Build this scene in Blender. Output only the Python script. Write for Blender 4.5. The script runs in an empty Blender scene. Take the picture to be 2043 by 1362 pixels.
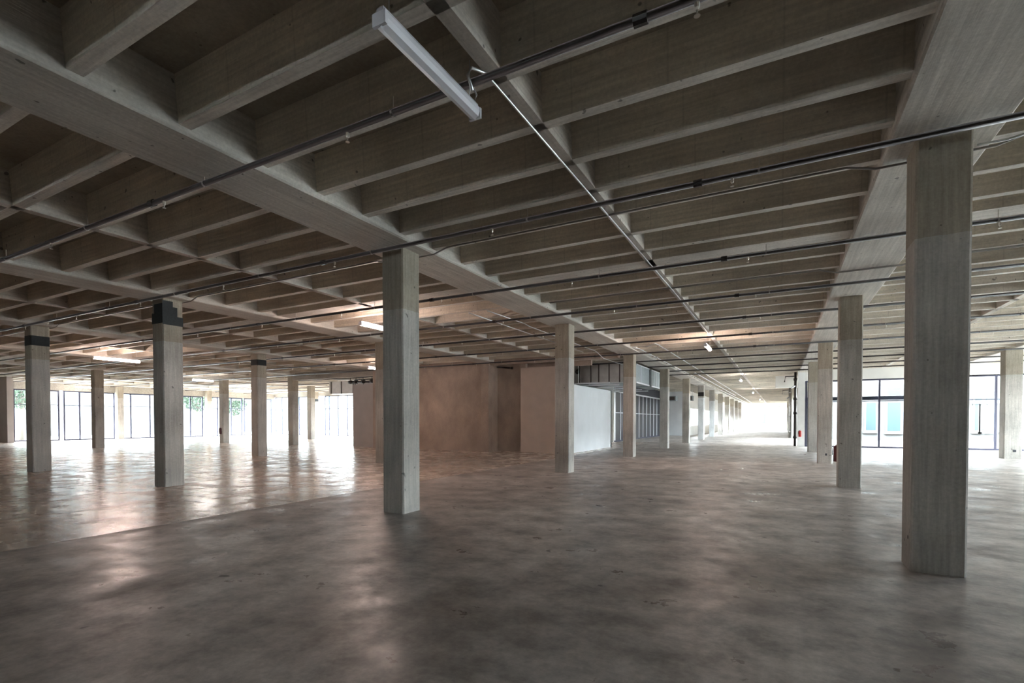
import bpy, math, random
from mathutils import Vector
random.seed(7)
C = bpy.context.scene.collection
sc = bpy.context.scene

# ------------------------------------------------------------------ camera
F_PX = 1000.05
cd = bpy.data.cameras.new('camera'); cam = bpy.data.objects.new('camera', cd); C.objects.link(cam)
cd.sensor_width = 36.0; cd.lens = F_PX / 2043 * 36.0
cd.shift_y = 174.98 / 2043
cd.clip_start = 0.05; cd.clip_end = 400
cam.location = (0, 0, 1.6)
cam.rotation_euler = (math.pi/2 - 0.0177, 0.0, 0.4917)
sc.camera = cam

# ------------------------------------------------------------------ sky and exposure
SKY = 9.0
w = bpy.data.worlds.new('overcast_sky'); sc.world = w; w.use_nodes = True
bg = w.node_tree.nodes['Background']
bg.inputs[0].default_value = (0.86, 0.93, 1.0, 1); bg.inputs[1].default_value = SKY
sc.view_settings.view_transform = 'Standard'; sc.view_settings.look = 'None'
sc.view_settings.gamma = 1.0; sc.view_settings.use_curve_mapping = False
sc.view_settings.exposure = 2.75
cy = sc.cycles
cy.use_denoising = True
try: cy.denoiser = 'OPENIMAGEDENOISE'
except Exception: pass
cy.max_bounces = 9; cy.diffuse_bounces = 7; cy.glossy_bounces = 4; cy.transparent_max_bounces = 12
cy.transmission_bounces = 2; cy.caustics_reflective = False; cy.caustics_refractive = False
cy.sample_clamp_indirect = 6.0
cy.use_adaptive_sampling = True; cy.adaptive_threshold = 0.02

def portal(loc, rot, sx, sy):
    l = bpy.data.lights.new('window_portal', 'AREA'); l.shape = 'RECTANGLE'; l.size = sx; l.size_y = sy
    l.cycles.is_portal = True
    o = bpy.data.objects.new('window_portal', l); C.objects.link(o); o.location = loc; o.rotation_euler = rot
PI = math.pi
# an area lamp shines along its local -Z
portal((-50.1, 26.0, 2.0), (PI/2, 0, -PI/2), 23, 4.2)       # left facade, shines to +X
portal((-36, 36.9, 2.1), (PI/2, 0, PI), 28, 4.3)            # rear facade on the left, shines to -Y
portal((8.9, 35.3, 2.0), (PI/2, 0, PI), 15, 4.1)            # rear facade on the right
portal((16.3, 22, 2.0), (PI/2, 0, PI/2), 27.5, 4.1)         # right facade, shines to -X
portal((1.55, 44, 2.1), (PI/2, 0, PI/2), 15, 4.2)           # right side of the far wing
portal((-17.5, -12.8, 3.66), (-PI/2, 0, 0), 44, .5)            # unseen window strip added behind the camera as fill, shines to +Y
portal((-2.5, 96.8, 2.0), (PI/2, 0, PI), 7, 3.9)            # far end

# ------------------------------------------------------------------ materials
def nt(name):
    m = bpy.data.materials.new(name); m.use_nodes = True
    return m, m.node_tree, m.node_tree.nodes['Principled BSDF']
def L(t, a, b): t.links.new(a, b)
def plain(name, col, rough=0.5, metal=0.0, emis=None, es=0, var=0.0, vs=6.0):
    m, t, b = nt(name)
    b.inputs['Base Color'].default_value = (*col, 1); b.inputs['Roughness'].default_value = rough
    b.inputs['Metallic'].default_value = metal
    if emis:
        b.inputs['Emission Color'].default_value = (*emis, 1); b.inputs['Emission Strength'].default_value = es
    if var:
        g = t.nodes.new('ShaderNodeNewGeometry'); n = t.nodes.new('ShaderNodeTexNoise')
        n.inputs['Scale'].default_value = vs; n.inputs['Detail'].default_value = 4
        L(t, g.outputs['Position'], n.inputs['Vector'])
        r = t.nodes.new('ShaderNodeValToRGB'); r.color_ramp.elements[0].position = .3; r.color_ramp.elements[1].position = .7
        r.color_ramp.elements[0].color = (*[c*(1-var) for c in col], 1); r.color_ramp.elements[1].color = (*[min(1, c*(1+var)) for c in col], 1)
        L(t, n.outputs['Fac'], r.inputs['Fac']); L(t, r.outputs['Color'], b.inputs['Base Color'])
    return m
def mapv(t, src, scale):
    mp = t.nodes.new('ShaderNodeMapping'); mp.inputs['Scale'].default_value = scale
    L(t, src, mp.inputs['Vector']); return mp.outputs['Vector']
def noise(t, vec, scale, detail=4, rough=.55):
    n = t.nodes.new('ShaderNodeTexNoise'); n.inputs['Scale'].default_value = scale
    n.inputs['Detail'].default_value = detail; n.inputs['Roughness'].default_value = rough
    L(t, vec, n.inputs['Vector']); return n.outputs['Fac']
def ramp(t, fac, p0, c0, p1, c1):
    r = t.nodes.new('ShaderNodeValToRGB'); e = r.color_ramp.elements
    e[0].position = p0; e[1].position = p1
    f = lambda c: (c, c, c, 1) if not isinstance(c, tuple) else (*c, 1)
    e[0].color = f(c0); e[1].color = f(c1)
    L(t, fac, r.inputs['Fac']); return r.outputs['Color']
def mix(t, a, b, fac=1.0, mode='MULTIPLY'):
    m = t.nodes.new('ShaderNodeMix'); m.data_type = 'RGBA'; m.blend_type = mode
    if isinstance(fac, float): m.inputs[0].default_value = fac
    else: L(t, fac, m.inputs[0])
    for s, i in ((a, 6), (b, 7)):
        if isinstance(s, tuple): m.inputs[i].default_value = (*s, 1)
        else: L(t, s, m.inputs[i])
    return m.outputs[2]
def concrete(name, col, stretch, rough=.8, seam=False, paint=None, amt=.25, spots=True):
    m, t, b = nt(name)
    pos = t.nodes.new('ShaderNodeNewGeometry').outputs['Position']
    big = ramp(t, noise(t, pos, .7, 4), .3, 1-amt, .72, 1+amt*.6)
    streak = ramp(t, noise(t, mapv(t, pos, stretch), 1.0, 5, .6), .3, .80, .7, 1.14)
    fine = ramp(t, noise(t, pos, 28, 3, .7), .25, .84, .75, 1.12)
    c = mix(t, mix(t, mix(t, tuple(col), big), streak), fine)
    if spots:
        v = noise(t, pos, 11, 1, .4)
        c = mix(t, c, ramp(t, v, .215, .40, .25, 1.0))
    if seam:                                     # the faint joints of the pan forms
        sx = t.nodes.new('ShaderNodeSeparateXYZ'); L(t, pos, sx.inputs[0])
        mm = t.nodes.new('ShaderNodeMath'); mm.operation = 'PINGPONG'; mm.inputs[1].default_value = .456
        L(t, sx.outputs[0], mm.inputs[0])
        c = mix(t, c, ramp(t, mm.outputs[0], .006, .87, .012, 1.0))
    if paint:                                    # old paint line at 3.5 m: browner above, paler below
        sx = t.nodes.new('ShaderNodeSeparateXYZ'); L(t, pos, sx.inputs[0])
        ad = t.nodes.new('ShaderNodeMath'); ad.operation = 'MULTIPLY_ADD'; ad.inputs[1].default_value = .03
        L(t, noise(t, pos, 6, 2), ad.inputs[0]); L(t, sx.outputs[2], ad.inputs[2])
        gt = t.nodes.new('ShaderNodeMath'); gt.operation = 'GREATER_THAN'; gt.inputs[1].default_value = 3.515
        L(t, ad.outputs[0], gt.inputs[0])
        c = mix(t, c, mix(t, c, tuple(paint)), gt.outputs[0], 'MIX')
    L(t, c, b.inputs['Base Color']); b.inputs['Roughness'].default_value = rough
    b.inputs['Specular IOR Level'].default_value = .3
    bp = t.nodes.new('ShaderNodeBump'); bp.inputs['Strength'].default_value = .35; bp.inputs['Distance'].default_value = .01
    L(t, noise(t, mapv(t, pos, tuple(s*2.5 for s in stretch)), 1.0, 5, .65), bp.inputs['Height'])
    L(t, bp.outputs['Normal'], b.inputs['Normal'])
    return m
M = {}
M['col'] = concrete('column_concrete', (.50, .475, .44), (26, 26, 1.3), amt=.34, paint=(.80, .75, .66))
M['colw'] = concrete('pale_column_concrete', (.74, .75, .76), (26, 26, 1.3), paint=(.55, .50, .45))  # paler colour for some far shafts, browner near the top
M['beam'] = concrete('board_marked_concrete', (.63, .60, .55), (24, .8, 24), amt=.22)
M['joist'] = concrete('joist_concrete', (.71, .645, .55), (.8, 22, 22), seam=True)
M['soffit'] = concrete('lightened_board_soffit', (.76, .72, .66), (.8, 22, 22))  # board-formed face, its colour lifted to strengthen the light-shade contrast with joist sides
M['bridge'] = concrete('bridging_concrete', (.66, .61, .55), (22, .8, 22))
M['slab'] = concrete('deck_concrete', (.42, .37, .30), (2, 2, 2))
M['core'] = concrete('brown_core_concrete', (.47, .375, .315), (1.5, 1.5, .9), amt=.16, spots=False)
M['header'] = concrete('header_concrete', (.46, .43, .38), (1.2, 10, 10), amt=.15)

def floor_mat(name, col, stain, r0, r1, spec, mc=.56):
    m, t, b = nt(name)
    pos = t.nodes.new('ShaderNodeNewGeometry').outputs['Position']
    big = ramp(t, noise(t, pos, .45, 6, .62), .36, stain, .62, (1.22, 1.2, 1.18))
    mid = ramp(t, noise(t, pos, 2.1, 6, .68), .34, mc, .66, 2.0-mc-.08)
    fine = ramp(t, noise(t, pos, 15, 5, .75), .28, .80, .72, 1.16)
    pit = ramp(t, noise(t, pos, 3.1, 2, .5), .235, .30, .26, 1.0)
    L(t, mix(t, mix(t, mix(t, mix(t, tuple(col), big), mid), fine), pit), b.inputs['Base Color'])
    rr = t.nodes.new('ShaderNodeMapRange'); rr.inputs[1].default_value = .3; rr.inputs[2].default_value = .7
    rr.inputs[3].default_value = r0; rr.inputs[4].default_value = r1
    L(t, noise(t, pos, 1.6, 6, .66), rr.inputs[0]); L(t, rr.outputs[0], b.inputs['Roughness'])
    b.inputs['Specular IOR Level'].default_value = spec
    bp = t.nodes.new('ShaderNodeBump'); bp.inputs['Strength'].default_value = .5; bp.inputs['Distance'].default_value = .012
    L(t, noise(t, pos, 3.2, 4, .55), bp.inputs['Height']); L(t, bp.outputs['Normal'], b.inputs['Normal'])
    return m
M['floorA'] = floor_mat('worn_concrete_floor', (.415, .382, .362), (.66, .62, .61), .22, .60, .55)
M['floorB'] = floor_mat('polished_brown_floor', (.56, .48, .425), (.80, .75, .72), .12, .40, .6, .78)
M['backwall'] = plain('dark_masonry', (.16, .145, .13), .85, var=.2, vs=1.5)
M['dpane'] = plain('dark_tinted_pane', (.012, .012, .018), .35)
M['joint'] = plain('joint_filler', (.10, .085, .075), .8)
M['white'] = plain('white_paint', (.78, .80, .83), .6, var=.04, vs=1.2)
M['cream'] = plain('cream_paint', (.62, .50, .43), .65, var=.05, vs=2)
M['offwhite'] = plain('off_white_plaster', (.74, .73, .70), .7, var=.05, vs=1)
M['grey'] = plain('grey_plasterboard', (.50, .46, .45), .7, var=.06, vs=2)
M['pier'] = plain('pier_paint', (.80, .80, .78), .6, var=.04, vs=3)
M['black'] = plain('black_waterproof_paint', (.012, .016, .018), .75, var=.3, vs=30)
M['iron'] = plain('black_steel_pipe', (.022, .016, .014), .32, .0, var=.3, vs=8)
M['galv'] = plain('galvanised_conduit', (.66, .67, .68), .30, .9)
M['conduit'] = plain('grey_conduit', (.30, .28, .26), .4, .6)
M['brass'] = plain('sprinkler_metal', (.60, .56, .50), .35, .8)
M['duct'] = plain('duct_sheet_metal', (.52, .49, .47), .42, .6, var=.12, vs=3)
M['ductb'] = plain('blue_grey_duct_board', (.30, .335, .35), .5, .2, var=.1, vs=8)
M['seam'] = plain('duct_seam_dark', (.08, .06, .055), .6)
M['frame'] = plain('dark_window_frame', (.045, .045, .075), .4, .3)
M['bframe'] = plain('bright_aluminium_fin', (.80, .82, .85), .35, .4)
M['lampw'] = plain('lamp_white_plastic', (.72, .72, .78), .35)
M['lampg'] = plain('lamp_housing_grey', (.50, .50, .55), .4)
M['lit'] = plain('lit_tube', (.9, .8, .75), .5, emis=(1.0, .76, .66), es=24)
M['litw'] = plain('lit_tube_white', (.9, .9, .9), .5, emis=(1.0, .93, .88), es=14)
M['red'] = plain('extinguisher_red', (.42, .02, .015), .35)
M['maroon'] = plain('dark_red_enamel', (.07, .008, .01), .35)
M['rubber'] = plain('black_rubber', (.015, .015, .015), .6)
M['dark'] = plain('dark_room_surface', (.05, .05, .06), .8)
M['asphalt'] = plain('exterior_paving', (.36, .36, .35), .9, var=.1, vs=.6)
M['bldg'] = plain('exterior_render_wall', (.09, .09, .09), .85, var=.05, vs=.5)
M['bwin'] = plain('exterior_teal_window', (.012, .032, .038), .5)
M['btrim'] = plain('exterior_window_trim', (.13, .13, .13), .7)
M['leaf'] = plain('pale_leaves', (.018, .036, .018), .7, var=.5, vs=2)
M['bark'] = plain('tree_bark', (.06, .05, .04), .9)
def glass(name, tint, refl=.06):
    m, t, b = nt(name); t.nodes.remove(b)
    o = t.nodes['Material Output']
    tr = t.nodes.new('ShaderNodeBsdfTransparent'); tr.inputs[0].default_value = (*tint, 1)
    gl = t.nodes.new('ShaderNodeBsdfGlossy'); gl.inputs['Roughness'].default_value = .02
    fr = t.nodes.new('ShaderNodeFresnel'); fr.inputs[0].default_value = 1.45
    ms = t.nodes.new('ShaderNodeMixShader'); 
    ge = t.nodes.new('ShaderNodeNewGeometry'); mu = t.nodes.new('ShaderNodeMath'); mu.operation = 'MULTIPLY'   # no inner reflection in the thin pane
    iv = t.nodes.new('ShaderNodeMath'); iv.operation = 'SUBTRACT'; iv.inputs[0].default_value = 1
    L(t, ge.outputs['Backfacing'], iv.inputs[1]); L(t, fr.outputs[0], mu.inputs[0]); L(t, iv.outputs[0], mu.inputs[1])
    L(t, mu.outputs[0], ms.inputs[0]); L(t, tr.outputs[0], ms.inputs[1]); L(t, gl.outputs[0], ms.inputs[2])
    L(t, ms.outputs[0], o.inputs['Surface']); return m
M['glass'] = glass('clear_glass', (.90, .93, .92))
M['dglass'] = glass('dark_glass', (.25, .27, .30))

# ------------------------------------------------------------------ mesh helpers
class MB:
    def __init__(s): s.v = []; s.f = []
    def box(s, x0, x1, y0, y1, z0, z1):
        n = len(s.v)
        s.v += [(x, y, z) for z in (z0, z1) for y in (y0, y1) for x in (x0, x1)]
        s.f += [tuple(n+i for i in q) for q in ((0, 2, 3, 1), (4, 5, 7, 6), (0, 1, 5, 4), (2, 6, 7, 3), (0, 4, 6, 2), (1, 3, 7, 5))]
        return s
    def prism(s, pts, z0, z1):
        n = len(s.v); k = len(pts)
        s.v += [(x, y, z0) for x, y in pts] + [(x, y, z1) for x, y in pts]
        s.f += [tuple(n+i for i in reversed(range(k))), tuple(n+k+i for i in range(k))]
        s.f += [(n+i, n+(i+1) % k, n+k+(i+1) % k, n+k+i) for i in range(k)]
        return s
    def tube(s, path, r, n=8, cap=True):
        path = [Vector(p) for p in path]; rings = []
        for i, p in enumerate(path):
            d = (path[min(i+1, len(path)-1)] - path[max(i-1, 0)]).normalized()
            a = Vector((0, 0, 1)) if abs(d.z) < .9 else Vector((1, 0, 0))
            u = d.cross(a).normalized(); v = d.cross(u)
            rr = r[i] if isinstance(r, (list, tuple)) else r
            b0 = len(s.v); rings.append(b0)
            for k in range(n):
                t = 2*PI*k/n
                s.v.append(tuple(p + u*math.cos(t)*rr + v*math.sin(t)*rr))
        for a, b in zip(rings, rings[1:]):
            for k in range(n): s.f.append((a+k, a+(k+1) % n, b+(k+1) % n, b+k))
        if cap:
            s.f.append(tuple(rings[0]+k for k in reversed(range(n)))); s.f.append(tuple(rings[-1]+k for k in range(n)))
        return s
    def mesh(s, name, mat, smooth=False):
        m = bpy.data.meshes.new(name); m.from_pydata(s.v, [], s.f); m.update()
        if mat: m.materials.append(mat)
        if smooth: m.polygons.foreach_set('use_smooth', [True]*len(m.polygons))
        return m
    def build(s, name, mat, parent=None, smooth=False):
        return link(name, s.mesh(name, mat, smooth), parent)
def link(name, mesh, parent=None, loc=None):
    o = bpy.data.objects.new(name, mesh); C.objects.link(o)
    if parent: o.parent = parent
    if loc: o.location = loc
    return o
def bx(name, mat, x0, x1, y0, y1, z0, z1, parent=None): return MB().box(x0, x1, y0, y1, z0, z1).build(name, mat, parent)
def struct(o): o['kind'] = 'structure'; return o
def empty(name, loc=(0, 0, 0), kind=None):
    o = bpy.data.objects.new(name, None); C.objects.link(o); o.location = loc; o.empty_display_size = .2
    if kind: o['kind'] = kind
    return o
def tag(o, label, cat, group=None):
    o['label'] = label; o['category'] = cat
    if group: o['group'] = group
    return o

# ------------------------------------------------------------------ the grid
X0, Y0, SX, SY, W = -6.122, 6.643, 7.346, 7.575, .46
ZB, ZR, ZS = 4.53, 4.60, 5.08            # beam soffit, joist soffit, deck soffit
XL, XR, YB, YF, YE = -50.4, 16.45, -13.0, 37.2, 97.0
XW0, XW1 = -11.0, 1.62                   # the far wing
def gx(k): return X0 + SX*k
def gy(j): return Y0 + SY*j

# ------------------------------------------------------------------ floor
floor = struct(bx('floor', M['joint'], XL-.3, XR+.3, YB-.3, YE+.5, -.30, -.012))
def slab(mat, x0, x1, y0, y1):
    g = .006
    bx('floor_slab', mat, x0+g, x1-g, y0+g, y1-g, -.012, 0, floor)
for (y0, y1) in ((YB, 37.0),):
    slab(M['floorA'], -8.35, XR+.2, y0, y1)
for x0, x1 in ((XL-.2, -39.0), (-39.0, -27.9), (-27.9, -20.55), (-20.55, -13.2), (-13.2, -10.95), (-10.95, -8.35)):
    for y0, y1 in ((YB, 6.65), (6.65, 21.8), (21.8, 37.0)):
        slab(M['floorB'], x0, x1, y0, y1)
slab(M['floorA'], XW0-.2, XW1+.2, 37.0, 60.0); slab(M['floorA'], XW0-.2, XW1+.2, 60.0, YE+.3)

# ------------------------------------------------------------------ ceiling: deck, beams, joists
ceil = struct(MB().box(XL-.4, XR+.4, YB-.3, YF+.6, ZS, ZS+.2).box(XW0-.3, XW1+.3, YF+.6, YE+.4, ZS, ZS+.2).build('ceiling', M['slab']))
def beam_mesh(y0, y1):
    c = .02
    b = MB(); n = 0
    prof = [(-.24, ZS), (-.24, ZB+c), (-.24+c, ZB), (.72-c, ZB), (.72, ZB+c), (.72, ZS)]
    b.v = [(x, y, z) for y in (y0, y1) for x, z in prof]
    b.f = [(i, i+1, 7+i, 6+i) for i in range(5)] + [tuple(range(6)), tuple(reversed(range(6, 12)))]
    return b.mesh('main_beam', M['beam'])
mbm, mbl = beam_mesh(YB, YF), beam_mesh(YB, YE)
for k in range(-6, 4):
    link('main_beam', mbl if k in (0, 1) else mbm, ceil, (gx(k), 0, 0))
for k in range(-6, 3):
    xc = gx(k) + .24 + SX/2
    bx('bridging_joist', M['bridge'], xc-.07, xc+.07, YB, YE if k == 0 else YF, ZR, ZS, ceil)
near = [7.35, 8.27, 9.20, None, 11.02, 11.96, 13.0, 14.12, 15.08]
ys = [y for y in near if y] + [16.2, 17.35, 18.5, 19.65, 20.8, 21.95, 23.1, 24.2, 25.3, 26.4, 27.5, 28.6, 29.7, 30.8, 31.9, 33.0, 34.1, 35.2, 36.3]
y = 6.485
for d in (.835, .83, .86, .90, .93): ys.append(y); y -= d
while y > YB: ys.append(y); y -= .89
ys = [v*.9775 if v < 24 else v for v in ys]
def jm(x0, x1, wd): 
    a, b2 = wd/2, wd/2 + .035                   # pans taper: wider at the deck
    m = MB(); m.v = [(x, yy, z) for x in (x0, x1) for yy, z in ((-b2, ZS), (-a, ZR), (a, ZR), (b2, ZS))]
    m.f = [(0, 4, 5, 1), (1, 5, 6, 2), (2, 6, 7, 3), (0, 1, 2, 3), (7, 6, 5, 4)]
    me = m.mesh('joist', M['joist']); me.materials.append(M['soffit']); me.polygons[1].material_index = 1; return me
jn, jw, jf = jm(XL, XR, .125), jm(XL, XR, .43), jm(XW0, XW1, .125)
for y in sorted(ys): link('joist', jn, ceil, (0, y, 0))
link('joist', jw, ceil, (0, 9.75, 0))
y = 37.4
while y < YE:
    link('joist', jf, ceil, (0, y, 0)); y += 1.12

# ------------------------------------------------------------------ walls
def wall(name, mat, *b): return struct(bx(name, mat, *b))
wall('wall_left', M['grey'], XL-.3, XL+.1, YB, 14.9, 0, ZS)
wall('wall_left_return', M['grey'], XL+.1, -48.2, 14.4, 14.75, 0, ZS)
wall('wall_back', M['backwall'], XL, XR, YB-.25, YB, 3.9, ZS)
for a, b2 in ((XL, -39), (-31, -14), (-6, -3), (5, XR)):
    wall('wall_back_part', M['backwall'], a, b2, YB-.25, YB, 0, 3.9)
wall('wall_left_header', M['header'], XL-.25, XL+.1, 14.9, YF, 3.96, ZS)
wall('wall_front_left_header', M['header'], XL, -20.9, YF, YF+.3, 4.17, ZS)
wall('wall_front_right_header', M['offwhite'], 1.3, XR, 35.5, 35.8, 4.0, ZS)
wall('wall_right_header', M['offwhite'], XR, XR+.3, YB, 35.8, 4.05, ZS)
# core: brown concrete between the second and third rows, recess, panel and white room
core = struct(empty('wall_core', (-17, 22, 0)))
def cw(name, mat, x0, x1, y0, y1, z0, z1):
    return bx(name, mat, x0+17, x1+17, y0-22, y1-22, z0, z1, core)
cw('wall_panel', M['core'], -20.36, -13.46, 21.86, 22.2, 0, 4.40)
cw('wall_top_beam', M['core'], -20.9, -6.4, 21.9, 22.25, 4.40, ZS)
cw('wall_panel', M['core'], -13.4, -13.03, 22.26, 22.74, 0, ZS)
cw('wall_panel', M['core'], -13.1, -11.4, 22.75, 22.95, 0, ZS)
cw('wall_panel', M['core'], -20.9, -20.7, 22.25, YF, 0, ZS)
cw('wall_panel', M['core'], -11.6, -8.0, 22.95, 23.1, 4.25, ZS)
wall('wall_recess_panel', M['cream'], -11.58, -8.95, 22.55, 22.75, 0, 4.24)
wall('wall_white_room', M['white'], -9.12, -8.93, 22.76, 29.3, 0, 3.36)
wall('wall_white_room_end', M['white'], -12.5, -8.93, 29.15, 29.32, 0, 3.34)
wall('wall_grey_panel', M['grey'], -22.95, -20.85, 22.35, 22.55, 0, 3.76)
hb = wall('wall_opening_header', M['header'], -28.16, -20.82, 21.8, 22.22, 4.18, ZS)
wall('wall_inner', M['offwhite'], -13.4, -11.3, 29.4, 29.6, 0, ZS)
wall('wall_service_side', M['white'], -13.6, -13.4, 22.3, YF, 0, ZS)
# far wing
wall('wall_wing_left', M['dark'], XW0-2.2, XW0-2.0, 36.4, 54.6, 0, ZS)
wall('wall_wing_corner', M['offwhite'], XW0-2.4, -10.9, YF-.9, YF-.75, 0, ZS)
wall('wall_wing_cross', M['white'], XW0-2.0, -8.3, 54.6, 54.8, 0, ZS)
wall('wall_wing_top', M['dark'], XW0-.3, XW0, 36.4, 54.6, 3.82, ZS)
wall('wall_wing_far_left', M['offwhite'], -8.5, -8.3, 54.8, YE, 0, 1.0)
wall('wall_wing_far_left_header', M['offwhite'], -8.5, -8.3, 54.8, YE, 2.9, ZS)
wall('wall_wing_right_header', M['offwhite'], XW1, XW1+.25, 35.9, YE, 4.2, ZS)
wall('wall_end_left', M['offwhite'], -8.5, -6.0, YE, YE+.3, 0, ZS)
wall('wall_end_header', M['offwhite'], -6.0, XW1+.2, YE, YE+.3, 3.86, ZS)
wall('wall_end_pier', M['offwhite'], -2.32, -1.85, YE, YE+.3, 0, 3.86)
wall('wall_pier', M['pier'], .93, 1.30, 35.35, 35.85, 0, ZS)
wall('wall_bulkhead', M['offwhite'], -.33, 1.0, 39.5, 39.9, 3.86, 4.67)

# ------------------------------------------------------------------ windows
wn = [0]
def window(axis, c, a0, a1, head, transom, mulls, sill=0.0, mat=None, gl=None, fw=.05, dep=.10):
    """one glazed bay: axis 'x' -> the glass lies in the plane x=c and runs along y"""
    wn[0] += 1
    mat = mat or M['frame']; gl = gl or M['glass']
    e = struct(empty('window_%d' % wn[0], (c, (a0+a1)/2, 0) if axis == 'x' else ((a0+a1)/2, c, 0)))
    def b(name, m, p0, p1, z0, z1, d0=-dep/2, d1=dep/2):
        mid = (a0+a1)/2
        if axis == 'x': return bx(name, m, d0, d1, p0-mid, p1-mid, z0, z1, e)
        return bx(name, m, p0-mid, p1-mid, d0, d1, z0, z1, e)
    b('head_rail', mat, a0, a1, head-fw, head); b('sill_rail', mat, a0, a1, sill, sill+fw)
    ed = [a0] + list(mulls) + [a1]
    for i, mu in enumerate(ed):
        lo = mu if i == 0 else (mu-fw if i == len(ed)-1 else mu-fw/2)
        b('mullion', mat, lo, lo+fw, sill+fw, head-fw)
    for p, q in zip(ed, ed[1:]):
        zs = [sill+fw] + ([transom] if transom else []) + [head-fw]
        for z0, z1 in zip(zs, zs[1:]):
            b('pane', gl, p+fw*.6, q-fw*.6, z0+.02, z1-.02, -.006, .006)
        if transom: b('transom', mat, p+fw*.5, q-fw*.5, transom-.025, transom+.025)
    return e
for a0, a1, mu in ((15.37, 18.1, [16.72]), (18.35, 21.85, [19.4, 20.65]), (22.4, 29.3, [23.05, 24.57, 26.3, 28.1]),
                   (29.9, 33.4, [30.75, 32.2]), (33.6, 36.9, [35.2])):
    window('x', XL, a0, a1, 3.96, 2.80, mu, fw=.10)
for a0, a1, mu in ((-50.2, -46.3, [-49.1, -47.9]), (-46.3, -43.3, [-44.9]), (-42.3, -36.0, [-41.65, -40.37, -39.05, -37.6]), (-35.0, -28.6, [-33.4, -31.8, -30.2]), (-27.6, -21.0, [-26, -24.4, -22.8])):
    window('y', YF+.1, a0, a1, 4.17, 2.80, mu, fw=.07)
window('y', 35.55, 1.32, 7.55, 4.0, 2.72, [2.5, 5.02], fw=.09)
window('y', 35.55, 7.6, 16.3, 4.04, 2.72, [10.05, 12.6, 15.1], fw=.10)
wall('wall_right', M['backwall'], XR, XR+.3, YB, 8.4, 0, 4.05)
for a in range(4):
    y0 = 8.5 + a*6.75
    window('x', XR, y0, y0+6.6, 4.05, 2.75, [y0+2.2, y0+4.4])
for a, b2 in ((-39, -31), (-14, -6), (-3, 5)):
    wall('wall_back_part', M['backwall'], a, b2, YB-.25, YB, 0, 3.62)
    window('y', YB-.12, a, b2, 3.9, None, [a+2, a+4, a+6], sill=3.62)  # unseen strip windows, added to brighten the surfaces facing the camera
for a in range(2):
    y0 = 36.6 + a*7.4
    window('x', XW1+.1, y0, y0+7.2, 4.2, 2.8, [y0+2.4, y0+4.8])
wall('wall_wing_right', M['offwhite'], XW1, XW1+.25, 51.4, YE, 0, 4.2)
for a in range(5):
    y0 = 55 + a*8.3
    window('x', -8.4, y0, y0+8.1, 2.9, None, [y0+2.7, y0+5.4], sill=1.0, mat=M['bframe'])
window('y', YE+.1, -5.95, -2.35, 3.86, None, [-4.15], mat=M['btrim'])
window('y', YE+.1, -1.82, 1.6, 3.86, None, [-.1], mat=M['btrim'])
# dark glazed partition with bright fins along the left of the wing
e = struct(empty('window_dark_partition', (-10.9, 44, 0)))
bx('head_rail', M['bframe'], -.06, .06, -7.5, 10.4, 3.72, 3.84, e); bx('sill_rail', M['frame'], -.06, .06, -7.5, 10.4, 0, .10, e)
yy = 36.6
while yy < 54.2:
    bx('fin', M['bframe'], -.05, .05, yy-44-.04, yy-44+.04, .10, 3.72, e)
    bx('pane', M['dpane'], -.012, .012, yy-44+.06, yy-44+1.36, .10, 2.15, e)
    bx('pane', M['dpane'], -.012, .012, yy-44+.06, yy-44+1.36, 2.21, 3.72, e)
    bx('transom', M['bframe'], -.03, .03, yy-44+.05, yy-44+1.37, 2.15, 2.21, e)
    yy += 1.43

# ------------------------------------------------------------------ columns
def chamfered(x, y, wx, wy, c): return [(x+c, y), (x+wx-c, y), (x+wx, y+c), (x+wx, y+wy-c), (x+wx-c, y+wy), (x+c, y+wy), (x, y+wy-c), (x, y+c)]
colm = MB().prism(chamfered(0, 0, W, W, .022), 0, ZB).mesh('column_shaft', M['col'])
colw = MB().prism(chamfered(0, 0, W, W, .022), 0, ZB).mesh('column_shaft', M['colw'])
ORD = ['first', 'second', 'third', 'fourth', 'fifth', 'sixth', 'seventh', 'eighth', 'ninth', 'tenth', 'eleventh', 'twelfth']
ROWN = {0: 'in the long row left of the centre aisle', 1: 'in the row right of the centre aisle', -1: 'in the second row left of the aisle', -2: 'in the third row left of the aisle',
        -3: 'in the fourth row left of the aisle', -4: 'in the fifth row left of the aisle', -5: 'in the sixth row left of the aisle', -6: 'against the left window wall'}
GRP = {0: 'columns left of the centre aisle', 1: 'columns right of the centre aisle'}
cols = {}
special = {(0, 0): 'square grey concrete column in the middle foreground with a pale right face',
           (1, 0): 'massive dark concrete column standing closest at the right of the hall',
           (-1, 0): 'concrete column with a ragged black painted patch round its top',
           (-2, 0): 'concrete column at the far left with a straight black band near its top',
           (-2, 1): 'slim brown column with a dark band under the ceiling, before the left windows',
           (-5, 4): 'far thin column with a dark band, seen against the bright rear windows',
           (-4, 2): 'narrow concrete column carrying a small dark extinguisher low down',
           (-3, 2): 'grey concrete column carrying the left end of the concrete header',
           (-2, 2): 'concrete column at the right end of the header, flush with the brown wall',
           (-1, 2): 'concrete column forming the outer corner of the brown wall at the recess',
           (0, 5): 'pale column with a dark patch near the top, beyond four bare ones',
           (0, 6): 'pale column next beyond the pale one with the dark patch',
           (1, 1): 'brown concrete column in front of the dark red tank, right of the aisle',
           (1, 2): 'concrete column beside the dark red tank with a socket low on it'}
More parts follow.
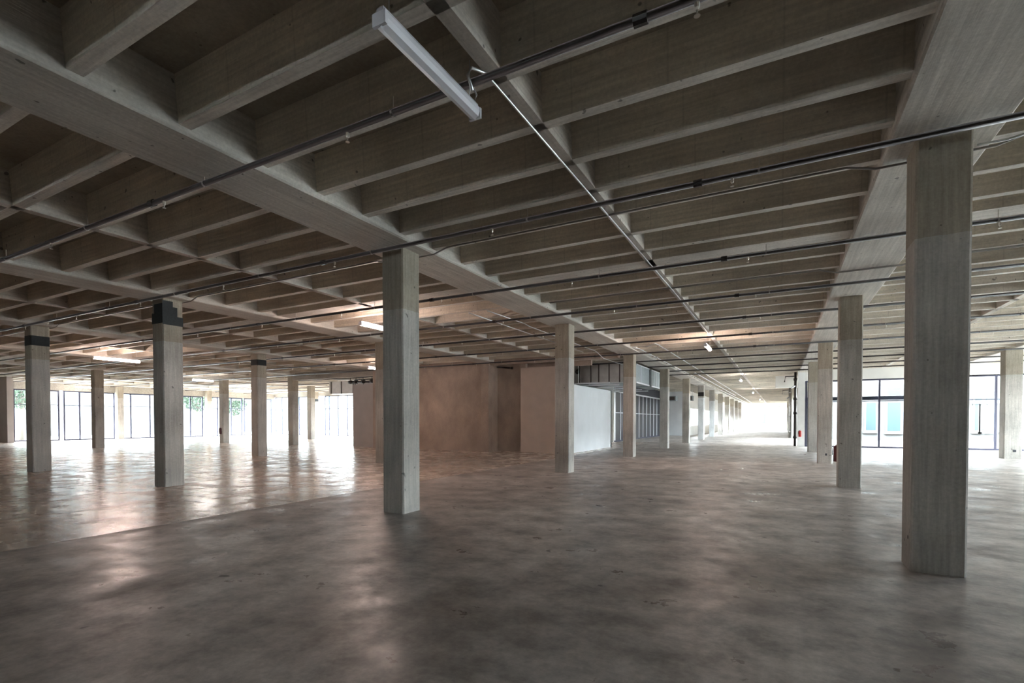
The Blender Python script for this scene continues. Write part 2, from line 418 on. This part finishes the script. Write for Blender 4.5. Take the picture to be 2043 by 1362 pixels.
def column(k, j, loc=None, mesh=None, label=None):
    x, y = loc or (gx(k), gy(j))
    o = link('concrete_column', mesh or colm, None, (x, y, 0))
    lab = label or special.get((k, j)) or 'bare concrete column, %s from the camera %s' % (ORD[j if k > -6 else j-2], ROWN[k])
    tag(o, lab, 'column', GRP.get(k, 'columns of the left hall')); o['kind'] = 'thing'
    cols[(k, j)] = o; return o
for j in range(12): column(0, j, mesh=colw if j in (5, 6) else None)
for j in range(5): column(1, j)
for k in (-1,): [column(k, j) for j in (0, 1, 2)]
for k in (-2,): [column(k, j) for j in (0, 1, 2)]
for k in (-3, -4, -5): [column(k, j) for j in (1, 2, 3)]
column(-5, 4, (gx(-5), gy(4)-.9))
for j in (2, 3): column(-6, j)
for k, j in ((-1, 2), (-2, 2)):
    cols[(k, j)].data = MB().prism(chamfered(0, 0, W, W, .01), 0, ZB).mesh('column_shaft', M['core'])
bigc = MB().prism(chamfered(0, 0, .56, .56, .02), 0, ZB).mesh('column_shaft', M['col'])
column(2, 3, (8.25, 28.2), bigc, 'pale concrete column at the right edge before the bright windows')['group'] = 'columns right of the centre aisle'
for j in range(6, 12):
    o = link('concrete_column', colm, None, (gx(1)-.35, gy(j), 0)); o['kind'] = 'thing'
    tag(o, 'distant grey column, %s past the white pier on the wing\'s right side' % ORD[j-6], 'column', 'columns right of the centre aisle')
# painted bands (3 mm proud)
def band(key, z0, z1, name='painted_band'):
    t = .003
    MB().prism([(x, y) for x, y in chamfered(-t, -t, W+2*t, W+2*t, .022)], z0, z1).build(name, M['black'], cols[key])
band((-2, 0), 3.92, 4.22); band((-2, 1), 4.04, 4.29); band((-5, 4), 3.55, 3.80)
b = MB(); t = .004
b.box(-t, W+t, -t, 0, 3.93, 4.18); b.box(W*.2, W+t, -t, 0, 4.18, 4.40)
b.box(W, W+t, 0, W+t, 3.90, 4.12); b.box(W, W+t, 0, W*.72, 4.12, 4.34); b.box(W, W+t, 0, W*.5, 4.34, 4.47)
b.box(-t, 0, 0, W, 3.93, 4.2)
b.build('painted_band', M['black'], cols[(-1, 0)])
MB().box(-.003, W+.003, -.003, 0, 3.62, 3.95).build('painted_band', M['iron'], cols[(0, 5)])
# holes and sockets low on columns
MB().tube([(-.002, .13, .34), (.0, .13, .34)], .022, 10).build('drilled_hole', M['dark'], cols[(1, 0)])
MB().box(.24, .30, -.012, 0, .30, .38).build('socket', M['dark'], cols[(1, 2)])
MB().box(.28, .38, -.012, 0, .28, .38).build('socket', M['dark'], cols[(2, 3)])

# ------------------------------------------------------------------ sprinkler pipes
head_m = MB().tube([(0, 0, 0), (0, 0, -.035), (0, 0, -.05)], [.018, .018, .012], 8).tube([(0, 0, -.05), (0, 0, -.085)], .006, 6).tube([(0, 0, -.085), (0, 0, -.09)], .022, 8).mesh('sprinkler_head', M['brass'])
rod_m = MB().tube([(0, 0, 0), (0, 0, 1)], .006, 6).mesh('hanger_rod', M['brass'])
cl_m = MB().tube([(-.012, 0, 0), (.012, 0, 0)], .038, 10).mesh('pipe_clamp', M['conduit'])
cpl_m = MB().tube([(-.05, 0, 0), (.05, 0, 0)], .045, 10).mesh('coupling', M['iron'])
PY = [.75, 3.62, 6.42, 9.61, 12.56, 15.30, 18.34, 21.45, 24.45, 27.2, 30.05, 32.6]
WHERE = ['closest overhead', 'crossing above the hanging white lamp', 'crossing the tops of the front columns', 'hung beside the broad double joist',
         'first behind the broad double joist', 'in front of the second row of columns', 'second beyond the second column row', 'just before the brown wall', 'over the white room', 'next beyond the duct',
         'over the far end of the hall', 'last before the wing']
def pipe(y, x0, x1, z, label, fittings):
    e = empty('sprinkler_pipe', ((x0+x1)/2, y, z)); mid = (x0+x1)/2
    tag(e, label, 'pipe', 'sprinkler pipes under the ceiling')
    MB().tube([(x0-mid, 0, 0), (x1-mid, 0, 0)], .033, 10).build('pipe_run', M['iron'], e, True)
    if fittings:
        x = -.52
        while x > max(x0, -24)+.3: link('sprinkler_head', head_m, e, (x-mid, 0, -.03)); x -= 3.25
        x = -.52+3.25
        while x < x1: link('sprinkler_head', head_m, e, (x-mid, 0, -.03)); x += 3.25
        x = -.24 + 2.95*5
        while x > max(x0, -24)+.3:
            if x < x1:
                r = link('hanger_rod', rod_m, e, (x-mid, 0, .03)); r.scale = (1, 1, (ZR if y < 22 else ZR)-z-.03)
                link('pipe_clamp', cl_m, e, (x-mid, 0, 0))
            x -= 2.95
        x = -.9
        while x > max(x0, -24): link('coupling', cpl_m, e, (x-mid, 0, 0)); x -= 6.4
    return e
for i, y in enumerate(PY):
    x0 = XL+.3 if y < 21.6 else (-12.6 if y < 25 else -6.3)
    pipe(y, x0, XR-.3, 4.45, 'long dark sprinkler pipe %s' % WHERE[i], y < 24)
for i, y in enumerate((24.6, 27.5, 30.4, 33.4)):
    pipe(y, XL+.3, -21.2, 4.45, 'dark sprinkler pipe over the left rear hall, %s from the brown wall line' % ORD[i], False)

# ------------------------------------------------------------------ conduits
def conduit(label, pts, r=.012, mat='galv', boxes=(), n=6, extra=None):
    c = Vector(pts[0]); e = empty('electrical_conduit', c)
    tag(e, label, 'conduit', 'electrical conduits on the ceiling')
    MB().tube([Vector(p)-c for p in pts], r, n).build('conduit_run', M[mat], e, True)
    if extra: MB().tube([Vector(p)-c for p in extra], r, n).build('conduit_run', M[mat], e, True)
    for q in boxes:
        q = Vector(q)-c; bx('junction_box', M['galv'], q.x-.06, q.x+.06, q.y-.06, q.y+.06, q.z-.03, q.z+.04, e)
    return e
conduit('bright conduit running along the bridging joist from the hanging white lamp',
        [(-2.28, 3.56, 4.34), (-2.30, 3.52, 4.45), (-2.29, 3.56, 4.53), (-2.25, 3.72, 4.57), (-2.24, 6, 4.575), (-2.20, 12, 4.575), (-2.20, 18.3, 4.575)], .013)
def dip(y, x0, x1, z, zl=4.50):
    pts = [(x0, y, z)]
    for k in range(-6, 4):
        a, b2 = gx(k)-.24, gx(k)+.72
        for xx, zz in ((a-.32, z), (a-.04, zl), (b2+.04, zl), (b2+.32, z)):
            if x0 < xx < x1: pts.append((xx, y, zz))
    pts.append((x1, y, z)); return pts
conduit('thin conduit under the joist at the first columns, dipping below each beam', dip(7.125, -34, 12, 4.578), .014, 'conduit')
conduit('paired pale conduits dipping under the right beam beyond the broad joist', dip(11.70, -5.2, 9, 4.585), .011, 'conduit', extra=dip(11.76, -5.2, 9, 4.585))
conduit('long bright conduit left of the two that end at the duct', [(-7.62, 11.7, 4.57), (-7.62, 13.4, 4.57), (-7.57, 13.8, 4.55), (-7.58, 20.7, 4.56)], .015)
conduit('long bright conduit nearer the left beam, ending at the duct', [(-7.03, 11.7, 4.57), (-6.96, 13.8, 4.57), (-6.98, 14.2, 4.55), (-7.0, 20.7, 4.56), (-7.0, 21.75, 4.37), (-6.95, 24.9, 4.37)], .015)
conduit('bright conduit starting with a hook and running down the wing ceiling', [(-4.62, 19.75, 4.47), (-4.42, 19.6, 4.50), (-4.26, 19.6, 4.55), (-4.24, 20.2, 4.56), (-4.25, 60, 4.56), (-4.3, 94, 4.56)], .02)
conduit('bright conduit with a junction box beside the left beam', [(-5.3, 20.6, 4.60), (-5.18, 20.9, 4.56), (-5.17, 60, 4.56), (-5.0, 94, 4.56)], .02, boxes=[(-5.17, 24.0, 4.55)])
conduit('bright conduit between the two long ones in the wing', [(-4.75, 32.8, 4.50), (-4.75, 33.2, 4.58), (-4.8, 66, 4.58)], .022)
conduit('pale flexible conduit curving behind the massive right column', [(1.8, 7.0, 4.49), (2.05, 7.02, 4.5), (2.3, 7.02, 4.54), (2.6, 6.95, 4.56), (6, 6.95, 4.578)], .013)

# ------------------------------------------------------------------ strip lights
def strip(label, x, y0, y1, z, mat, wires=True, wid=.105):
    yc = (y0+y1)/2; h = (y1-y0)/2
    e = empty('strip_light', (x, yc, z)); tag(e, label, 'lamp', 'hanging strip lights')
    MB().box(-wid*.28, wid*.28, -h, h, .035, .075).build('housing', M['lampg'], e)
    m = MB(); prof = [(-wid/2, .035), (-wid/2, .0), (-wid*.38, -.035), (0, -.05), (wid*.38, -.035), (wid/2, 0), (wid/2, .035)]
    n = len(prof); m.v = [(a, s*h, c) for s in (-1, 1) for a, c in prof]
    m.f = [(i, (i+1) % n, n+(i+1) % n, n+i) for i in range(n)] + [tuple(reversed(range(n))), tuple(range(n, 2*n))]
    m.build('diffuser', M[mat], e)
    for s in (-1, 1):
        bx('end_cap', M['lampw'], -wid/2-.003, wid/2+.003, s*h-.012, s*h+.012, -.045, .04, e)
        if wires: MB().tube([(0, s*h*.85, .07), (0, s*h*.85, (ZR if abs(x+2.31) < .05 else ZS)-z)], .004, 5).build('hanger_wire', M['galv'], e)
    return e
a = strip('unlit white strip lamp hanging closest overhead, beside a bright conduit', -2.31, 2.50, 3.65, 4.20, 'lampw')
MB().tube([(-.005, .56, .07), (.03, .55, .14), (-.01, .56, .22), (.012, .57, .28)], .008, 6).build('power_cord', M['lampg'], a)
strip('lit pinkish strip lamp beneath the mid-bay joist over the centre aisle', -2.31, 18.5, 19.75, 4.2, 'lit')
strip('lit strip lamp glowing just left of the middle foreground column', -9.98, 10.0, 11.22, 4.2, 'lit')
strip('small lit lamp glowing in front of the end of the concrete header', -17.95, 18.5, 19.4, 4.2, 'lit')
strip('longest lit strip lamp hanging over the left hall between two banded columns', -25.2, 10.2, 11.9, 4.2, 'lit')
strip('lit strip lamp in the left hall right of the black-patched column', -33.2, 18.65, 20.0, 4.2, 'litw')
strip('short lit strip lamp before the left window header', -48.4, 18.4, 19.9, 4.2, 'litw')
strip('lit strip lamp far back, left of the slim banded column', -41.2, 26.5, 28.3, 4.2, 'litw')
for i, y in enumerate((35.2, 51.7, 69.2, 86.8)):
    strip('lit lamp in the wing, %s beyond the pinkish aisle lamp' % ORD[i], -2.31, y, y+1.2, 4.2, 'litw')

# ------------------------------------------------------------------ ducts and services
def duct(label, x0, x1, y0, y1, z0, z1, mat, seams_x=(), seams_y=(), trims=False, hang=True, group='air ducts'):
    e = empty('air_duct', ((x0+x1)/2, (y0+y1)/2, z0)); tag(e, label, 'duct', group)
    cx, cyy = (x0+x1)/2, (y0+y1)/2
    q = lambda n, m, a, b2, c, d, f, g: bx(n, m, a-cx, b2-cx, c-cyy, d-cyy, f-z0, g-z0, e)
    q('duct_body', mat, x0, x1, y0, y1, z0, z1)
    for s in seams_x: q('duct_flange', M['seam'], s-.03, s+.03, y0-.025, y0, z0-.02, z1)
    for s in seams_y: q('duct_flange', M['bframe'], x1, x1+.02, s-.025, s+.025, z0, z1)
    if trims:
        q('duct_edge', M['bframe'], x1-.01, x1+.03, y0, y1, z1-.04, z1+.01); q('duct_edge', M['bframe'], x1-.01, x1+.03, y0, y1, z0-.02, z0+.05)
    if hang:
        for xx in (x0+.3, x1-.3): q('hanger_strap', M['galv'], xx-.015, xx+.015, cyy-.01, cyy+.01, z1, max(z1+.02, ZR))
    return e
d1 = duct('large sheet-metal duct with dark seams above the low white wall', -9.9, -6.60, 25.0, 25.88, 3.56, 4.50, M['duct'], (-9.35, -8.72, -8.3, -7.75, -7.2), (), False, False)
MB().tube([(-1.20, -.475, .60), (-1.20, -.43, .60)], .13, 14).build('round_outlet', M['iron'], d1)
duct('blue-grey duct face with a bright edge behind the third aisle column', -9.9, -6.60, 25.9, 28.8, 3.555, 4.52, M['ductb'], (), (26.9,), True, False)
duct('ribbed blue-grey duct face beyond the gap, before the fourth aisle column', -7.5, -6.60, 29.4, 32.4, 3.555, 4.52, M['ductb'], (), (30.0, 30.6, 31.2, 31.8), True)
duct('sheet-metal duct with pinkish panels beyond the concrete header', -28.5, -20.95, 25.5, 26.6, 3.48, 4.34, M['duct'], (-28.3, -27.3, -26.15, -25.95, -25.2, -24.2, -23))
pv = empty('pipe_manifold', (-22.0, 22.45, 3.85)); tag(pv, 'dark pipes and valves lying along the top of the grey panel', 'pipes', 'service pipes')
MB().tube([(-1.2, 0, .10), (1.0, 0, .02)], .05, 8).build('pipe_run', M['iron'], pv, True)
MB().tube([(-1.2, .3, .25), (1.0, .3, .25)], .03, 8).build('pipe_run', M['iron'], pv, True)
for dx in (-1.2, -.75, -.15, .55):
    MB().tube([(dx-.11, -.05, .08), (dx+.11, -.05, .08)], .11, 10).build('valve_body', M['iron'], pv, True)
    MB().tube([(dx, -.05, .15), (dx, -.05, .42)], .02, 6).build('valve_stem', M['iron'], pv)
rp = empty('stub_pipe', (-12.4, 22.6, 4.25)); tag(rp, 'dark capped pipe stub high in the brown recess', 'pipe', 'service pipes')
MB().tube([(-.6, .05, .12), (.45, -.35, -.02)], .045, 8).build('pipe_run', M['iron'], rp, True)
MB().tube([(.40, -.33, -.015), (.52, -.38, -.03)], .065, 8).build('end_cap', M['iron'], rp, True)
# drop ceiling rails inside the service bay above the white wall
sg = empty('suspended_rail_grid', (-10.2, 27, 3.42)); tag(sg, 'pale suspended metal rails above the low white wall', 'rails')
for i in range(6):
    MB().box(-1.2, 2.9, -3.4+i*1.6, -3.34+i*1.6, -.02, .04).build('rail', M['bframe'], sg)
    MB().tube([(1.3, -3.37+i*1.6, .04), (1.3, -3.37+i*1.6, 1.18 if i in (0, 4, 5) else .13)], .01, 5).build('hanger_rod', M['galv'], sg)
# cluttered services seen in the wing beyond
for i, (x, y, z, s) in enumerate(((-9.4, 50.5, 3.7, .5), (-8.0, 51.8, 3.75, .45))):
    u = empty('ceiling_unit', (x, y, z)); tag(u, ['grey ceiling unit hung before the far white cross wall', 'second grey ceiling unit hung right of the first one'][i], 'air unit', 'hung air units')
    MB().box(-s, s, -s, s, -.22, .25).build('unit_casing', M['ductb'], u); MB().box(-s*.8, s*.8, -s-.03, -s, -.15, .18).build('unit_grille', M['seam'], u)
    for q in (-s*.8, s*.8): MB().tube([(q, 0, .25), (q, 0, ZR-z)], .012, 5).build('hanger_rod', M['galv'], u)
# standpipes
def standpipe(x, y, r, mat, label):
    e = empty('standpipe', (x, y, 0)); tag(e, label, 'pipe', 'standpipes')
    MB().tube([(0, 0, 0), (0, 0, ZR)], r, 10).build('riser', M[mat], e, True)
    for z in (.55, 2.05, 2.95, 4.15): MB().tube([(0, 0, z-.07), (0, 0, z+.07)], r*1.5, 10).build('coupling', M[mat], e, True)
    MB().tube([(-.02, 0, 4.35), (-.55, 0, 4.35), (-.6, 0, 4.0)], r*.55, 8).build('branch_pipe', M[mat], e, True)
    MB().tube([(-.02, -.05, 3.75), (-.22, -.12, 3.6), (-.24, -.12, 3.35)], r*.6, 8).build('valve', M['galv'], e, True)
    return e
standpipe(.80, 35.9, .075, 'iron', 'tall black standpipe with fittings in front of the white pier')
standpipe(.72, 52.4, .085, 'conduit', 'grey jointed standpipe deeper in the wing behind the black one')
# extinguishers
def extinguisher(loc, h, r, mat, label, bracket):
    e = empty('fire_extinguisher', loc); tag(e, label, 'fire extinguisher')
    MB().tube([(0, 0, 0), (0, 0, .02*h), (0, 0, .80*h), (0, 0, .88*h), (0, 0, .91*h)], [r*.92, r, r, r*.62, r*.25], 14).build('tank', M[mat], e, True)
    MB().tube([(0, 0, .90*h), (0, 0, .96*h)], r*.22, 8).build('valve', M['galv'], e)
    MB().box(-r*.15, r*.9, -.012, .012, .955*h, .985*h).build('handle', M['rubber'], e)
    MB().tube([(-r*.2, 0, .94*h), (-r*.9, 0, .9*h), (-r*1.15, 0, .7*h), (-r*1.12, 0, .35*h)], .012, 6).build('hose', M['rubber'], e, True)
    if bracket: bx('bracket', M['galv'], -.03, .03, r*.8, r*1.25, .4*h, .6*h, e)
    return e
extinguisher((1.99, 23.15, 0), .72, .17, 'maroon', 'dark red tank with a valve standing between two right-hand columns', False)
extinguisher((1.06, 35.22, .60), .42, .075, 'red', 'small bright red extinguisher hung on the white pier', True)
extinguisher((gx(-4)+.32, gy(2)-.125, .62), .50, .085, 'maroon', 'dark extinguisher hung low on a narrow column before the left windows', True)

# ------------------------------------------------------------------ outside
cn = empty('door_canopy', (4, 36.1, 2.8)); tag(cn, 'dark flat canopy band outside the right windows', 'canopy')
MB().box(-2.7, 2.6, -.25, .7, 0, .21).build('canopy_slab', M['frame'], cn)
for q in (-2.5, 0, 2.4): MB().box(q-.04, q+.04, .5, .58, -3.12, 0).build('canopy_post', M['frame'], cn)
ground = struct(bx('ground', M['asphalt'], -140, 120, -80, 190, -.6, -.32))
def building(label, x0, x1, y0, y1, h, wins, axis):
    e = empty('building', ((x0+x1)/2, (y0+y1)/2, -.32)); tag(e, label, 'building')
    cx, cyy = (x0+x1)/2, (y0+y1)/2
    q = lambda n, m, a, b2, c, d, f, g: bx(n, m, a-cx, b2-cx, c-cyy, d-cyy, f+.32, g+.32, e)
    q('building_wall', M['bldg'], x0, x1, y0, y1, -.32, h)
    q('parapet', M['btrim'], x0-.1, x1+.1, y0-.1, y1+.1, h, h+.3)
    for (a0, a1, z0, z1, mat) in wins:
        if axis == 'y':
            q('window_frame', M['btrim'], a0-.12, a1+.12, y0-.08, y0, z0-.12, z1+.12); q('pane', M[mat], a0, a1, y0-.10, y0-.08, z0, z1)
            q('window_sill', M['btrim'], a0-.2, a1+.2, y0-.2, y0, z0-.25, z0-.14)
        else:
            q('window_frame', M['btrim'], x1, x1+.08, a0-.12, a1+.12, z0-.12, z1+.12); q('pane', M[mat], x1+.08, x1+.10, a0, a1, z0, z1)
    return e
building('pale building outside the right windows with tall teal windows', 2.6, 34, 50, 60, 7.5,
         [(6.18, 6.84, .8, 3.05, 'bwin'), (7.6, 8.45, .75, 3.05, 'bwin'), (7.55, 8.45, 3.6, 4.2, 'bwin'), (12.95, 13.15, .85, 2.8, 'bwin'), (13.3, 13.5, .85, 2.8, 'bwin'), (13.85, 14.0, .85, 2.8, 'bwin'),
          (14.5, 14.7, .85, 2.8, 'bwin'), (12.95, 15.9, 3.1, 3.75, 'bwin'), (17.5, 18.5, .9, 3, 'bwin'), (21, 22, .9, 3, 'bwin')], 'y')
building('long pale building across the street beyond the left windows', -92, -80, -30, 120, 8.5,
         [(y, y+2.0, 4.6, 6.6, 'bwin') for y in range(-20, 110, 7)], 'x')
building('low pale building behind the rear left windows', -60, -24, 66, 76, 6.0, [(x, x+1.6, 3.6, 4.6, 'bwin') for x in range(-58, -26, 6)], 'y')
building('low pale building closing the view past the end of the wing', -20, 14, 116, 124, 6.5, [(-4.2, -2.6, 1, 3, 'bwin')], 'y')
building('long building beyond the windows out of view on the right', 46, 56, -30, 40, 7.0, [(y, y+2, 1, 3, 'bwin') for y in range(-25, 36, 8)], 'y')
def tree(x, y, h, r, label):
    e = empty('tree', (x, y, -.32)); tag(e, label, 'tree', 'trees outside the left windows')
    MB().tube([(0, 0, 0), (.05, .05, h*.4), (-.1, 0, h*.75)], [.22, .16, .07], 8).build('trunk', M['bark'], e, True)
    for k in range(5):
        a = k*1.3; MB().tube([(0, 0, h*.38+k*.15), (math.cos(a)*r*.7, math.sin(a)*r*.7, h*.62+k*.1)], [.07, .02], 6).build('branch', M['bark'], e)
    m = MB(); rnd = random.Random(int(abs(x*y)))
    for i in range(2600):
        while True:
            p = Vector((rnd.uniform(-1, 1), rnd.uniform(-1, 1), rnd.uniform(-1, 1)))
            if .25 < p.length < 1: break
        p = Vector((p.x*r, p.y*r, h*.72 + p.z*h*.33))
        u = Vector((rnd.gauss(0, 1), rnd.gauss(0, 1), rnd.gauss(0, 1))).normalized(); v = u.orthogonal().normalized()
        s = rnd.uniform(.09, .2); n = len(m.v)
        m.v += [tuple(p-u*s), tuple(p+v*s*.5), tuple(p+u*s), tuple(p-v*s*.5)]; m.f.append((n, n+1, n+2, n+3))
    m.build('crown', M['leaf'], e)['kind'] = 'stuff'
for (x, y, h, r, lb) in ((-63, 19.8, 7.6, 2.0, 'leafy tree outside the leftmost window bay'), (-62, 35.3, 7.4, 1.9, 'leafy tree outside, right of the black-patched column'),
                         (-63, 40.6, 6.6, 1.6, 'thin tree outside between the middle window bays'), (-70, 8.0, 8, 2.5, 'tree outside beyond the grey left wall')):
    tree(x, y, h, r, lb)
